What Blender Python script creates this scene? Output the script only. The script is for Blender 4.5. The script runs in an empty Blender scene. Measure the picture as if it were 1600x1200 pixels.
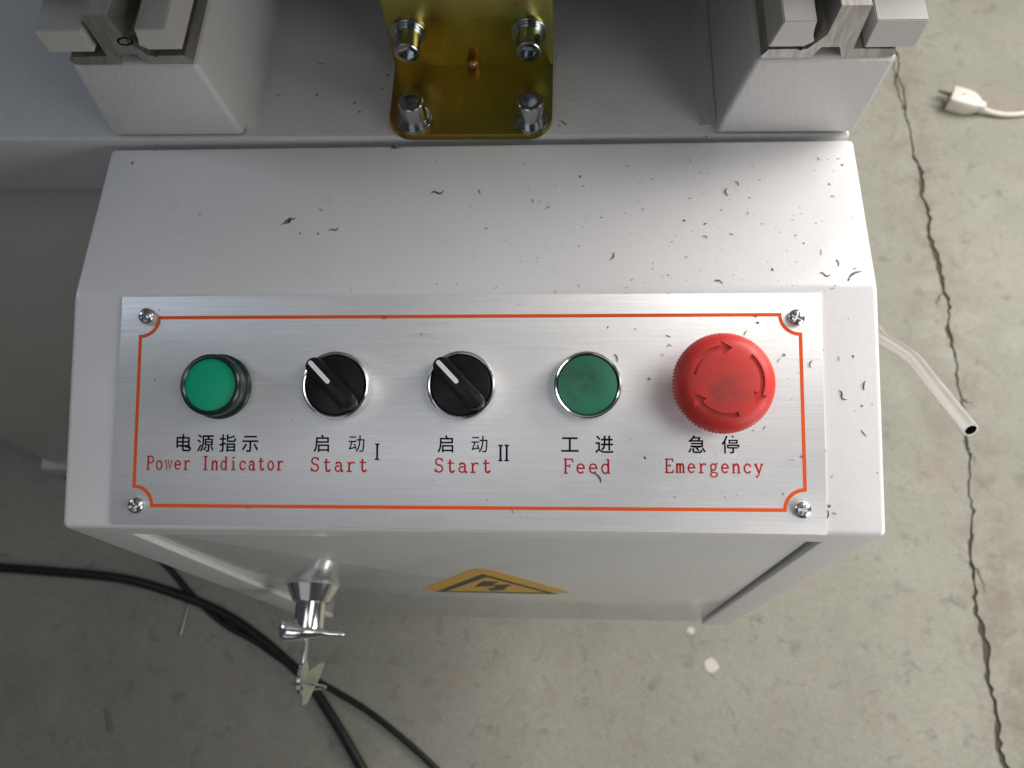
import bpy, bmesh, math, random
from mathutils import Matrix, Vector, Euler
random.seed(7)
SC = bpy.context.scene
COL = SC.collection
PI = math.pi
# ------------------------------------------------------------------ camera, world, lights, exposure
# all geometry is measured in millimetres in a frame whose origin is the middle of the
# control box's front edge, ZF mm above the floor; one Blender unit is one metre
ZF = 640.0
FPX = 1270.0
CAM_ROT = Euler((0.388025692, 0.065405253, 0.024908533), 'XYZ')
CAM_LOC = Vector((45.688, -70.278, 334.953))
def W(v): return Vector((v[0] * .001, v[1] * .001, (v[2] + ZF) * .001))
cam_d = bpy.data.cameras.new('camera')
cam = bpy.data.objects.new('camera', cam_d); COL.objects.link(cam)
cam_d.sensor_width = 36.0; cam_d.lens = 36.0 * FPX / 1600.0
cam_d.clip_start = 0.01; cam_d.clip_end = 100.0
cam.rotation_euler = CAM_ROT; cam.location = W(CAM_LOC)
cam_d.dof.use_dof = True; cam_d.dof.focus_distance = 0.325; cam_d.dof.aperture_fstop = 15.0
SC.camera = cam
world = bpy.data.worlds.new('World'); SC.world = world; world.use_nodes = True
bg = world.node_tree.nodes['Background']
bg.inputs[0].default_value = (0.86, 0.93, 1.0, 1); bg.inputs[1].default_value = 0.05
def area(name, pos, target, size, size_y, power, col):
    l = bpy.data.lights.new(name, 'AREA'); l.shape = 'RECTANGLE'; l.size = size; l.size_y = size_y
    l.energy = power; l.color = col
    o = bpy.data.objects.new(name, l); COL.objects.link(o)
    o.location = W(pos)
    o.rotation_euler = (W(target) - W(pos)).to_track_quat('-Z', 'Y').to_euler()
    return o
area('workshop_doorway_light', (1300, 900, 700), (300, 300, -300), 1.0, 1.0, 32, (1.0, 0.955, 0.89))
area('workshop_window_light', (1300, 500, 900), (300, 200, -300), 0.8, 0.8, 4.8, (1.0, 0.96, 0.91))
area('workshop_ceiling_light', (760, -220, 1450), (100, 60, 20), 0.75, 0.75, 3.4, (1.0, 0.965, 0.945))
area('work_lamp', (340, 300, 430), (110, 60, 20), 0.13, 0.13, 0.5, (1.0, 0.955, 0.92))
area('workshop_side_light', (650, -350, 100), (150, 150, 20), 0.4, 0.4, 2.9, (1.0, 0.97, 0.94))
area('workshop_left_light', (-260, -330, 900), (-150, 60, 0), 0.4, 0.4, 0.8, (0.86, 0.91, 1.0))
area('workshop_left_window', (-900, 330, 520), (-120, 60, 0), 0.16, 0.3, 1.1, (0.74, 0.85, 1.0))
area('front_fill_light', (-700, -1300, 700), (0, 0, 0), 1.2, 1.0, 1.0, (0.96, 0.97, 1.0))  # added fill that lifts the door and the left-hand front faces
SC.view_settings.view_transform = 'Standard'; SC.view_settings.look = 'None'
SC.view_settings.exposure = 0.0; SC.view_settings.gamma = 1.0
SC.view_settings.use_curve_mapping = False
# ------------------------------------------------------------------ pixel -> place helpers
CR = CAM_ROT.to_matrix()
def ray(px, py): return CR @ Vector(((px - 800) / FPX, -(py - 600) / FPX, -1.0))
def onplane(px, py, n, d):
    D = ray(px, py); return CAM_LOC + D * ((d - n.dot(CAM_LOC)) / n.dot(D))
def onY(px, py, y): return onplane(px, py, Vector((0, 1, 0)), y)
def onZ(px, py, z): return onplane(px, py, Vector((0, 0, 1)), z)
A = 0.3013914; CA, SA = math.cos(A), math.sin(A)
LP = 101.6; YF, ZT = LP * CA, LP * SA         # fold line of the box lid
def P(u, s, h=0): return Vector((u, s * CA - h * SA, s * SA + h * CA))   # sloping panel coordinates
MP = Matrix(((1, 0, 0, 0), (0, CA, -SA, 0), (0, SA, CA, 0), (0, 0, 0, 1)))
def onP(px, py, h=0):
    v = onplane(px, py, Vector((0, -SA, CA)), h); return v.x, v.y * CA + v.z * SA
MB = Matrix.Translation((0, 178, 30.3)) @ Matrix.Rotation(math.radians(-.45), 4, 'Z') @ Matrix.Rotation(math.radians(1.05), 4, 'Y')
# ------------------------------------------------------------------ materials
def mat(name, col, rough=.5, metal=0., **k):
    m = bpy.data.materials.new(name); m.use_nodes = True
    b = m.node_tree.nodes['Principled BSDF']
    b.inputs['Base Color'].default_value = (*col, 1); b.inputs['Roughness'].default_value = rough
    b.inputs['Metallic'].default_value = metal
    for kk, v in k.items(): b.inputs[kk.replace('_', ' ')].default_value = v
    return m
class N:
    def __init__(s, m):
        s.m = m; s.t = m.node_tree; s.b = s.t.nodes['Principled BSDF']
        s.tc = s.t.nodes.new('ShaderNodeTexCoord')
    def new(s, ty, **k):
        n = s.t.nodes.new(ty)
        for a, v in k.items(): setattr(n, a, v)
        return n
    def link(s, a, b): s.t.links.new(a, b)
    def geo(s):
        return s.new('ShaderNodeNewGeometry').outputs['Position']
    def mapping(s, scale=(1, 1, 1), rot=(0, 0, 0), src=None, loc=(0, 0, 0)):
        mp = s.new('ShaderNodeMapping'); mp.inputs['Scale'].default_value = scale
        mp.inputs['Rotation'].default_value = rot; mp.inputs['Location'].default_value = loc
        s.link(src or s.geo(), mp.inputs['Vector']); return mp.outputs['Vector']
    def noise(s, vec, scale, detail=3, rough=.55, dist=0.):
        n = s.new('ShaderNodeTexNoise'); n.inputs['Scale'].default_value = scale
        n.inputs['Detail'].default_value = detail; n.inputs['Roughness'].default_value = rough
        n.inputs['Distortion'].default_value = dist
        s.link(vec, n.inputs['Vector']); return n.outputs['Fac']
    def ramp(s, fac, stops):
        r = s.new('ShaderNodeValToRGB'); e = r.color_ramp.elements
        while len(e) < len(stops): e.new(.5)
        for i, (p, c) in enumerate(stops):
            e[i].position = p; e[i].color = (*c, 1) if len(c) == 3 else c
        s.link(fac, r.inputs['Fac']); return r.outputs['Color']
    def mix(s, fac, a, b, mode='MIX'):
        n = s.new('ShaderNodeMix', data_type='RGBA', blend_type=mode)
        for so, v in ((n.inputs[0], fac), (n.inputs[6], a), (n.inputs[7], b)):
            if isinstance(v, (int, float)): so.default_value = v
            elif isinstance(v, tuple): so.default_value = (*v, 1)
            else: s.link(v, so)
        return n.outputs[2]
    def mr(s, v, a, b, c, d):
        n = s.new('ShaderNodeMapRange'); s.link(v, n.inputs[0])
        for i, q in enumerate((a, b, c, d)): n.inputs[i + 1].default_value = q
        return n.outputs[0]
    def bump(s, h, strength, dist):
        n = s.new('ShaderNodeBump'); n.inputs['Strength'].default_value = strength
        n.inputs['Distance'].default_value = dist; s.link(h, n.inputs['Height'])
        s.link(n.outputs['Normal'], s.b.inputs['Normal'])
    def col(s, c): s.link(c, s.b.inputs['Base Color'])
    def rough(s, c): s.link(c, s.b.inputs['Roughness'])
BW = ((0, 0, 0), (1, 1, 1))
def paint(name, col, dirt, rough=.32, coat=.25, peel=.12):
    m = mat(name, col, rough, Coat_Weight=coat, Coat_Roughness=.12); n = N(m)
    g = n.geo()
    f = n.noise(g, 26, 5, .6); f2 = n.noise(g, 9, 2)
    n.col(n.mix(n.mr(f, .35, .75, 0, .25), n.mix(n.mr(f2, .3, .7, 0, .25), col, tuple(c * .95 for c in col)), dirt))
    n.rough(n.mr(n.noise(g, 40, 3), .3, .7, rough - .03, rough + .05))
    n.bump(n.mix(.35, n.noise(g, 420, 2), n.noise(g, 45, 3)), peel, .0011)
    return m
M = {}
M['box'] = paint('box_paint', (.73, .725, .735), (.62, .61, .60), .30, .35, .10)
M['door'] = paint('door_paint', (.62, .618, .612), (.54, .53, .52), .24, .5, .015)
M['bed'] = paint('bed_paint', (.55, .55, .545), (.46, .455, .44), .38, .2, .45)
M['stand'] = paint('stand_paint', (.62, .61, .58), (.54, .53, .50), .45, .1, .3)
# brushed aluminium, brushed along X
m = mat('brushed_aluminium', (.72, .72, .725), .34, .74, Anisotropic=.7); n = N(m); M['alu'] = m
tg = n.new('ShaderNodeCombineXYZ'); tg.inputs[0].default_value = 1.
n.link(tg.outputs[0], n.b.inputs['Tangent'])
st = n.mapping((14, 2400, 2400)); f = n.noise(st, 1., 4, .75)
st2 = n.mapping((26, 1300, 1300)); f2 = n.noise(st2, 1., 4, .7)
n.rough(n.mr(f, .25, .75, .36, .54))
sm = n.noise(n.geo(), 22, 4)
n.col(n.mix(n.mr(f2, .35, .65, 0, .6), n.mix(n.ramp(sm, [(.45, (0, 0, 0)), (.75, (.5, .5, .5))]), (.80, .80, .805), (.68, .67, .66)), (.66, .66, .665)))
n.bump(f, .4, .00014)
M['orange'] = mat('orange_print', (.78, .10, .014), .55, Specular_IOR_Level=.2)
M['red_ink'] = mat('red_print', (.46, .014, .022), .7, Specular_IOR_Level=.15)
M['black_ink'] = mat('black_print', (.006, .006, .007), .8, Specular_IOR_Level=.08)
M['chrome'] = mat('chrome', (.86, .86, .855), .14, 1.)
M['zinc'] = mat('zinc_steel', (.62, .63, .63), .22, 1.)
m = mat('socket_steel', (.40, .42, .43), .2, 1.); n = N(m); M['bolt'] = m
n.rough(n.mr(n.noise(n.geo(), 300, 3), .3, .7, .12, .30))
def plastic(name, col, dirt, rough, amt=.5, sc=70, spot=None):
    m = mat(name, col, rough); n = N(m)
    f = n.noise(n.geo(), sc, 5, .6)
    n.col(n.mix(n.ramp(f, [(.45, (0, 0, 0)), (.72, (amt,) * 3)]), col, dirt))
    if spot:
        pos, r, dc = spot; g = n.geo()
        vs = n.new('ShaderNodeVectorMath', operation='DISTANCE'); n.link(g, vs.inputs[0]); vs.inputs[1].default_value = W(pos)
        ml = n.new('ShaderNodeMath', operation='MULTIPLY'); n.link(n.mr(vs.outputs['Value'], r * .2, r, 1, 0), ml.inputs[0])
        n.link(n.mr(n.noise(g, 170, 5, .65), .32, .62, .1, .8), ml.inputs[1])
        cur = n.b.inputs['Base Color'].links[0].from_socket
        n.col(n.mix(ml.outputs[0], cur, dc))
    n.rough(n.mr(n.noise(n.geo(), 200, 4), .3, .7, rough - .08, rough + .1))
    n.bump(n.noise(n.geo(), 1500, 2), .1, .0003)
    return m
M['black'] = plastic('black_plastic', (.008, .008, .009), (.018, .018, .018), .34, .5)
M['black'].node_tree.nodes['Principled BSDF'].inputs['Specular IOR Level'].default_value = .22
M['green_cap'] = plastic('green_plastic', (.018, .185, .10), (.035, .10, .065), .38, .6, 55, (P(52, 63, 7), .012, (.018, .055, .035)))
M['red_cap'] = plastic('red_plastic', (.60, .032, .026), (.42, .035, .03), .48, .5, 60, (P(104, 57, 27), .014, (.20, .032, .028)))
M['white_line'] = mat('white_paint', (.80, .80, .80), .45)
M['lens'] = mat('green_lens', (.002, .36, .19), .38, Specular_IOR_Level=.3)
M['lens_dark'] = mat('dark_green_ring', (.006, .022, .017), .26)
# yellow chromate on the angle bracket
m = mat('yellow_zinc', (.4, .3, .08), .24, 1.); n = N(m); M['chromate'] = m
f = n.noise(n.mapping((1, 1, 1)), 20, 5, .6, .3)
n.col(n.ramp(f, [(.27, (.50, .20, .08)), (.38, (.46, .31, .08)), (.50, (.40, .345, .085)), (.62, (.33, .335, .10)), (.76, (.50, .25, .12))]))
n.rough(n.mr(n.noise(n.geo(), 140, 5, .7), .3, .7, .25, .42)); n.bump(n.noise(n.mapping((900, 60, 900)), 1., 3), .12, .0002)
m = mat('cut_aluminium', (.46, .44, .41), .50, 1.); n = N(m); M['cutalu'] = m
f = n.noise(n.mapping((620, 60, 90), (0, .22, 0)), 1., 4, .6)
n.col(n.mix(n.ramp(f, [(.42, (0, 0, 0)), (.70, (.7, .7, .7))]), (.56, .54, .51), (.30, .285, .27)))
n.bump(f, .35, .0003)
M['copper'] = mat('coppery_highlight', (.72, .42, .22), .45, .9)  # the dimple's coppery highlight, painted as a brighter colour of its own
M['plate'] = paint('table_paint', (.50, .49, .47), (.40, .38, .36), .35, .2, .1)
M['darkmetal'] = mat('dark_metal', (.05, .05, .048), .5, .6)
m = mat('bare_tube', (.70, .68, .64), .3, .55); n = N(m); M['tube'] = m
n.rough(n.mr(n.noise(n.geo(), 80, 4), .3, .7, .26, .36))
M['rubber'] = mat('black_rubber', (.010, .010, .011), .42)
M['void'] = mat('tube_bore', (.01, .01, .01), .8)
M['plug'] = plastic('plug_plastic', (.78, .75, .70), (.6, .55, .48), .4, .4)
M['yellow'] = plastic('sticker_yellow', (.74, .42, .035), (.62, .34, .03), .4, .5)
M['sticker_black'] = mat('sticker_black', (.030, .027, .018), .42)
M['chip'] = mat('chip_metal', (.13, .13, .13), .32, .8)
M['tag'] = mat('paper_tag', (.40, .42, .30), .4, Transmission_Weight=.25, IOR=1.3)
# concrete floor
m = mat('concrete', (.3, .3, .27), .6); n = N(m); M['floor'] = m
g = n.geo()
big = n.noise(g, 3.2, 5, .6); med = n.noise(g, 16, 6, .62, .4); fine = n.noise(g, 120, 5, .7)
c = n.ramp(big, [(.30, (.250, .250, .205)), (.52, (.315, .312, .262)), (.72, (.365, .355, .300))])
c = n.mix(n.ramp(n.noise(n.mapping((1, 1, 1), loc=(3, 5, 0)), 42, 6, .66, .5), [(.565, (0, 0, 0)), (.68, (.8, .8, .8))]), c, (.170, .165, .135))
c = n.mix(n.ramp(n.noise(n.mapping((1, 1, 1), loc=(8, 1, 0)), 7, 7, .70, .6), [(.55, (0, 0, 0)), (.72, (.55, .55, .55))]), c, (.205, .208, .178))
c = n.mix(n.ramp(n.noise(n.mapping((1, 1, 1), loc=(1, 9, 0)), 11, 5, .65, .3), [(.57, (0, 0, 0)), (.72, (.55, .55, .55))]), c, (.335, .235, .185))
c = n.mix(n.ramp(med, [(.5, (0, 0, 0)), (.75, (.4, .4, .4))]), c, (.42, .41, .36))
c = n.mix(n.mr(fine, .35, .65, 0, .4), c, (.215, .21, .18))
grit = n.noise(g, 420, 3, .7)
c = n.mix(n.mr(grit, .58, .68, 0, .55), c, (.13, .125, .105))
c = n.mix(n.mr(grit, .42, .34, 0, .35), c, (.48, .47, .42))
vo = n.new('ShaderNodeTexVoronoi'); vo.inputs['Scale'].default_value = 21; vo.inputs['Randomness'].default_value = 1
n.link(g, vo.inputs['Vector'])
sz = n.mr(n.noise(g, 45, 2), .45, .75, .0, .10)
sub = n.new('ShaderNodeMath', operation='SUBTRACT'); n.link(sz, sub.inputs[0]); n.link(vo.outputs['Distance'], sub.inputs[1])
c = n.mix(n.mr(sub.outputs[0], 0.0, .03, 0, .9), c, (.70, .68, .62))
# two blobs of white paint and dirt rubbed in along the joint
def blob(c, pos, r, colr, amt, soft, sc=60, wob=.004):
    vs = n.new('ShaderNodeVectorMath', operation='SUBTRACT'); n.link(g, vs.inputs[0]); vs.inputs[1].default_value = pos
    vl = n.new('ShaderNodeVectorMath', operation='LENGTH'); n.link(vs.outputs[0], vl.inputs[0])
    ad = n.new('ShaderNodeMath', operation='MULTIPLY_ADD'); n.link(n.noise(g, sc, 3), ad.inputs[0])
    ad.inputs[1].default_value = wob * 2; n.link(vl.outputs['Value'], ad.inputs[2])
    return n.mix(n.mr(ad.outputs[0], r + wob - soft, r + wob + soft, amt, 0), c, colr)
c = blob(c, (.205, -.014, 0), .0075, (.66, .64, .58), .9, .0012)
c = blob(c, (.184, .024, 0), .0040, (.66, .64, .58), .9, .001)
sx = n.new('ShaderNodeSeparateXYZ'); n.link(g, sx.inputs[0])
dx = n.new('ShaderNodeMath', operation='SUBTRACT'); n.link(sx.outputs[0], dx.inputs[0]); dx.inputs[1].default_value = .532
ab = n.new('ShaderNodeMath', operation='ABSOLUTE'); n.link(dx.outputs[0], ab.inputs[0])
jm = n.new('ShaderNodeMath', operation='MULTIPLY'); n.link(n.mr(ab.outputs[0], .0, .06, 1, 0), jm.inputs[0])
n.link(n.mr(n.noise(g, 24, 5, .7), .42, .62, 0, .75), jm.inputs[1])
c = n.mix(jm.outputs[0], c, (.20, .165, .13))
n.col(c); n.rough(n.mr(med, .3, .7, .45, .72)); n.bump(n.mix(.5, med, fine), .35, .004)
M['joint'] = mat('joint_dirt', (.055, .05, .042), .9)
n = N(M['joint']); n.col(n.mix(n.noise(n.geo(), 90, 5), (.045, .040, .032), (.13, .11, .085)))
# ------------------------------------------------------------------ mesh helpers
def finish(bm, ang=32):
    bm.normal_update(); lim = math.radians(ang)
    for f in bm.faces: f.smooth = True
    for e in bm.edges:
        e.smooth = len(e.link_faces) == 2 and e.calc_face_angle(0) < lim
ORG = {}
def obj(name, bm, material, parent=None, mtx=None, ang=32, origin=None, recalc=True):
    """one mesh object from a bmesh whose coordinates are millimetres in the box frame"""
    if mtx is not None: bm.transform(mtx)
    if recalc: bmesh.ops.recalc_face_normals(bm, faces=bm.faces)
    finish(bm, ang)
    xs = [v.co for v in bm.verts]
    lo = Vector([min(c[i] for c in xs) for i in range(3)]); hi = Vector([max(c[i] for c in xs) for i in range(3)])
    o0 = Vector(origin) if origin is not None else Vector(((lo.x + hi.x) / 2, (lo.y + hi.y) / 2, lo.z))
    for v in bm.verts: v.co = (v.co - o0) * .001
    me = bpy.data.meshes.new(name); bm.to_mesh(me); bm.free()
    for mm in (material if isinstance(material, (list, tuple)) else [material]): me.materials.append(M[mm])
    o = bpy.data.objects.new(name, me); COL.objects.link(o)
    put(o, o0, parent); return o
def put(o, o0, parent=None):
    ORG[o] = Vector(o0)
    if parent is not None:
        o.parent = parent; o.location = (Vector(o0) - ORG[parent]) * .001
    else: o.location = W(o0)
def empty(name, pos):
    o = bpy.data.objects.new(name, None); o.empty_display_size = .02; COL.objects.link(o); put(o, pos); return o
def tag(o, label=None, cat=None, group=None, kind=None):
    for k, v in (('label', label), ('category', cat), ('group', group), ('kind', kind)):
        if v: o[k] = v
    return o
def bake(o, ang=32):
    dg = bpy.context.evaluated_depsgraph_get(); dg.update()
    me = bpy.data.meshes.new_from_object(o.evaluated_get(dg)); o.modifiers.clear()
    bm = bmesh.new(); bm.from_mesh(me); finish(bm, ang); bm.to_mesh(me); bm.free(); o.data = me
def box(bm, a, b, bev=0, seg=3):
    r = bmesh.ops.create_cube(bm, size=1)
    vs = r['verts']; a, b = Vector(a), Vector(b)
    for v in vs: v.co = Vector([(a[i] + b[i]) / 2 + v.co[i] * (b[i] - a[i]) for i in range(3)])
    if bev:
        es = list({e for v in vs for e in v.link_edges})
        bmesh.ops.bevel(bm, geom=es, offset=bev, segments=seg, profile=.5, affect='EDGES')
    return bm
def lathe(bm, prof, seg=64, mod=None, cap0=True, cap1=True):
    """prof: (radius, height); mod(i, j, r) may change a radius"""
    rings = []
    for j, (r, h) in enumerate(prof):
        if r <= 1e-6: rings.append([bm.verts.new((0, 0, h))]); continue
        rings.append([bm.verts.new(((mod(i, j, r) if mod else r) * math.cos(2 * PI * i / seg), (mod(i, j, r) if mod else r) * math.sin(2 * PI * i / seg), h)) for i in range(seg)])
    for a, b in zip(rings, rings[1:]):
        for i in range(seg):
            k = (i + 1) % seg
            if len(a) == 1 and len(b) == 1: continue
            if len(a) == 1: bm.faces.new((a[0], b[k], b[i]))
            elif len(b) == 1: bm.faces.new((a[i], a[k], b[0]))
            else: bm.faces.new((a[i], a[k], b[k], b[i]))
    if cap0 and len(rings[0]) > 1: bm.faces.new(rings[0][::-1])
    if cap1 and len(rings[-1]) > 1: bm.faces.new(rings[-1])
    return bm
def prism(bm, pts, z0, z1, flip=False):
    """closed polygon pts (x, y) extruded from z0 to z1"""
    a = [bm.verts.new((x, y, z0)) for x, y in pts]; b = [bm.verts.new((x, y, z1)) for x, y in pts]
    k = len(pts)
    bm.faces.new(a[::-1]); bm.faces.new(b)
    for i in range(k): bm.faces.new((a[i], a[(i + 1) % k], b[(i + 1) % k], b[i]))
    return bm
def smooth_path(pts, n=8):
    out = []; L = len(pts)
    for i in range(L - 1):
        p0, p1, p2, p3 = pts[max(i - 1, 0)], pts[i], pts[i + 1], pts[min(i + 2, L - 1)]
        for k in range(n):
            t = k / n; out.append(.5 * ((2 * p1) + (p2 - p0) * t + (2 * p0 - 5 * p1 + 4 * p2 - p3) * t * t + (3 * p1 - p0 - 3 * p2 + p3) * t ** 3))
    out.append(pts[-1].copy()); return out
def tube(bm, pts, r, seg=12, caps=True):
    rr = r if callable(r) else (lambda t: r)
    rings = []; up = Vector((0, 0, 1)); L = len(pts)
    t0 = (pts[1] - pts[0]).normalized(); nrm = up.cross(t0)
    if nrm.length < .05: nrm = Vector((1, 0, 0)).cross(t0)
    nrm.normalize()
    for i, p in enumerate(pts):
        t = (pts[min(i + 1, L - 1)] - pts[max(i - 1, 0)]).normalized()
        nrm = (nrm - t * nrm.dot(t)).normalized(); bi = t.cross(nrm)
        q = rr(i / (L - 1))
        rings.append([bm.verts.new(p + (nrm * math.cos(2 * PI * k / seg) + bi * math.sin(2 * PI * k / seg)) * q) for k in range(seg)])
    for a, b in zip(rings, rings[1:]):
        for k in range(seg): bm.faces.new((a[k], a[(k + 1) % seg], b[(k + 1) % seg], b[k]))
    if caps: bm.faces.new(rings[0][::-1]); bm.faces.new(rings[-1])
    return rings
def V2(pts): return [Vector((*p, 0)) if len(p) == 2 else Vector(p) for p in pts]
def ribbon(bm, pts, w, z, th=0.0, closed=False):
    """flat strip of width w along a 2-D path with mitred corners, lying at height z"""
    P_ = [Vector(p) for p in pts]; L = len(P_); l, r = [], []
    for i, p in enumerate(P_):
        if closed: a, b = P_[i - 1], P_[(i + 1) % L]
        else: a, b = P_[max(i - 1, 0)], P_[min(i + 1, L - 1)]
        d1 = (p - a) if (p - a).length > 1e-9 else (b - p); d2 = (b - p) if (b - p).length > 1e-9 else (p - a)
        d1.normalize(); d2.normalize(); n1 = Vector((-d1.y, d1.x)); n2 = Vector((-d2.y, d2.x))
        mm = (n1 + n2); mm.normalize(); k = w / 2 / max(.45, mm.dot(n1))
        l.append(bm.verts.new((p.x + mm.x * k, p.y + mm.y * k, z))); r.append(bm.verts.new((p.x - mm.x * k, p.y - mm.y * k, z)))
    for i in range(L if closed else L - 1):
        j = (i + 1) % L; bm.faces.new((r[i], r[j], l[j], l[i]))
def arc(cx, cy, rx, ry, a0, a1, n=10):
    return [(cx + rx * math.cos(math.radians(a0 + (a1 - a0) * i / n)), cy + ry * math.sin(math.radians(a0 + (a1 - a0) * i / n))) for i in range(n + 1)]
# ------------------------------------------------------------------ floor
bm = bmesh.new()
jp = [(1385, -40), (1390, 20), (1395, 60), (1408, 130), (1420, 200), (1436, 270), (1450, 340), (1458, 390), (1475, 440), (1480, 480), (1487, 540), (1497, 585), (1503, 640), (1512, 700), (1517, 760), (1518, 830), (1519, 900)]
jj = [onZ(x, y, -ZF) for x, y in jp]
path = [Vector((540, 6000, 0)), Vector((537, 2500, 0)), Vector((534, 1300, 0))] + [Vector((q.x, q.y, 0)) for q in jj] + [Vector((500, -200, 0)), Vector((512, -900, 0)), Vector((505, -5000, 0))]
dense = []
for a, b in zip(path, path[1:]):
    k = max(1, min(60, int((b - a).length / 6)))
    for i in range(k): dense.append(a.lerp(b, i / k))
dense.append(path[-1])
Lp, Rp = [], []
for i, q in enumerate(dense):
    edge = .35 if q.y > 1300 or q.y < -300 else 1
    w = 1.7 + 1.2 * math.sin(q.y * .011 + 2) + .8 * math.sin(q.y * .051 + 1) + random.uniform(-1.3, 1.3)
    w = max(1.0, w); off = random.uniform(-1.7, 1.7) + 2.0 * math.sin(q.y * .09)
    Lp.append(bm.verts.new((q.x - w + off, q.y, -ZF))); Rp.append(bm.verts.new((q.x + w + off, q.y, -ZF)))
B1 = [bm.verts.new((v.co.x + 1, v.co.y, -ZF - 2.2)) for v in Lp]; B2 = [bm.verts.new((v.co.x - 1, v.co.y, -ZF - 2.2)) for v in Rp]
la = [bm.verts.new((-6000, v.co.y, -ZF)) for v in Lp]; ra = [bm.verts.new((6000, v.co.y, -ZF)) for v in Rp]
for i in range(len(dense) - 1):
    bm.faces.new((la[i], la[i + 1], Lp[i + 1], Lp[i])); bm.faces.new((Rp[i], Rp[i + 1], ra[i + 1], ra[i]))
    for f in (bm.faces.new((Lp[i], Lp[i + 1], B1[i + 1], B1[i])), bm.faces.new((B1[i], B1[i + 1], B2[i + 1], B2[i])), bm.faces.new((B2[i], B2[i + 1], Rp[i + 1], Rp[i]))): f.material_index = 1
def hair(pts, w):
    q = [onZ(x, y, -ZF) for x, y in pts]; d = []
    for a, b in zip(q, q[1:]):
        for i in range(7): d.append(a.lerp(b, i / 7) + Vector((random.uniform(-2, 2), random.uniform(-2, 2), 0)))
    d.append(q[-1]); n_ = len(d); l, r = [], []
    for i, p in enumerate(d):
        t = (d[min(i + 1, n_ - 1)] - d[max(i - 1, 0)]).normalized(); k = w * (1 - .85 * abs(2 * i / (n_ - 1) - .6)) * random.uniform(.6, 1.3)
        l.append(bm.verts.new((p.x - t.y * k, p.y + t.x * k, -ZF + .15))); r.append(bm.verts.new((p.x + t.y * k, p.y - t.x * k, -ZF + .15)))
    for i in range(n_ - 1): bm.faces.new((l[i], l[i + 1], r[i + 1], r[i])).material_index = 1
hair([(1396, 92), (1399, 120), (1404, 150), (1414, 178), (1419, 195)], 2.0)
hair([(1436, 272), (1446, 268), (1459, 262)], 1.1); hair([(1476, 452), (1466, 470), (1462, 492)], 1.2)
hair([(1500, 622), (1512, 628), (1530, 640)], 1.4); hair([(1508, 690), (1518, 712), (1532, 728)], 1.8); hair([(1519, 880), (1534, 902), (1540, 940)], 1.5)
fl = obj('floor', bm, ['floor', 'joint'], ang=60, origin=(0, 0, -ZF)); tag(fl, 'worn grey-green concrete floor with a dirty cracked joint', kind='structure')
# ------------------------------------------------------------------ control cabinet
HW = 173.35; HB = -346.0; YB = 174.6; SK = -.011
cab = tag(empty('control_cabinet', (0, 87, HB)), 'pale grey sheet metal control box with buttons on its sloping panel', 'control box')
DX0, DX1, DZ = -149.0, 151.0, -14.0; RC = 4.0
def fold(p0, p1, p2, r, n):
    a = (p0 - p1).normalized(); b = (p2 - p1).normalized(); th = a.angle(b)
    d = r / math.tan(th / 2); c = p1 + (a + b).normalized() * (r / math.sin(th / 2))
    s, e = p1 + a * d - c, p1 + b * d - c
    return [c + s.slerp(e, i / n) if False else c + (s.lerp(e, i / n)).normalized() * r for i in range(n + 1)]
prof = [Vector((0, DZ))] + fold(Vector((0, DZ)), Vector((0, 0)), Vector((YF, ZT)), 3.0, 6) \
    + fold(Vector((0, 0)), Vector((YF, ZT)), Vector((YB, ZT)), 16, 8) + fold(Vector((YF, ZT)), Vector((YB, ZT)), Vector((YB, HB)), 2.5, 5) + [Vector((YB, HB))]
bm = bmesh.new()
xs = [-HW, DX0, DX1, HW]
grid = [[bm.verts.new((x, p.x + (SK * x if p.x > YB - 6 else 0), p.y)) for p in prof] for x in xs]
for c in range(3):
    for i in range(len(prof) - 1): bm.faces.new((grid[c][i], grid[c + 1][i], grid[c + 1][i + 1], grid[c][i + 1]))
lo = [bm.verts.new((x, 0, HB)) for x in xs]                       # bottom of the front frame
bm.faces.new((lo[0], lo[1], grid[1][0], grid[0][0])); bm.faces.new((lo[2], lo[3], grid[3][0], grid[2][0]))
ri = [bm.verts.new((x, RC + 3, z)) for x, z in ((DX0, HB), (DX1, HB), (DX1, DZ), (DX0, DZ))]   # back of the door recess
bm.faces.new((lo[1], ri[0], ri[3], grid[1][0])); bm.faces.new((ri[1], lo[2], grid[2][0], ri[2]))
bm.faces.new((ri[3], ri[2], grid[2][0], grid[1][0])); bm.faces.new(ri)
bm.faces.new([lo[0]] + grid[0]); bm.faces.new([lo[3]] + grid[3])
bm.faces.new((lo[0], lo[1], ri[0], ri[1], lo[2], lo[3], grid[3][-1], grid[2][-1], grid[1][-1], grid[0][-1]))
bmesh.ops.recalc_face_normals(bm, faces=bm.faces)
bm.edges.ensure_lookup_table()
side = [e for e in bm.edges if abs(abs(e.verts[0].co.x) - HW) < .01 and abs(e.verts[0].co.x - e.verts[1].co.x) < .01 and e.calc_face_angle(0) > .5]
bmesh.ops.bevel(bm, geom=side, offset=4.0, segments=6, profile=.5, affect='EDGES', clamp_overlap=True)
rim = [e for e in bm.edges if all(abs(v.co.y) < .01 for v in e.verts) and ((all(abs(v.co.z - DZ) < .01 for v in e.verts) and e.verts[0].co.x * e.verts[1].co.x < 0) or (abs(e.verts[0].co.x - e.verts[1].co.x) < .01 and min(abs(e.verts[0].co.x - DX0), abs(e.verts[0].co.x - DX1)) < .01 and abs(e.verts[0].co.z - e.verts[1].co.z) > 50))]
bmesh.ops.bevel(bm, geom=rim, offset=1.0, segments=3, profile=.5, affect='EDGES', clamp_overlap=True)
obj('housing', bm, 'box', cab, ang=40)
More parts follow.
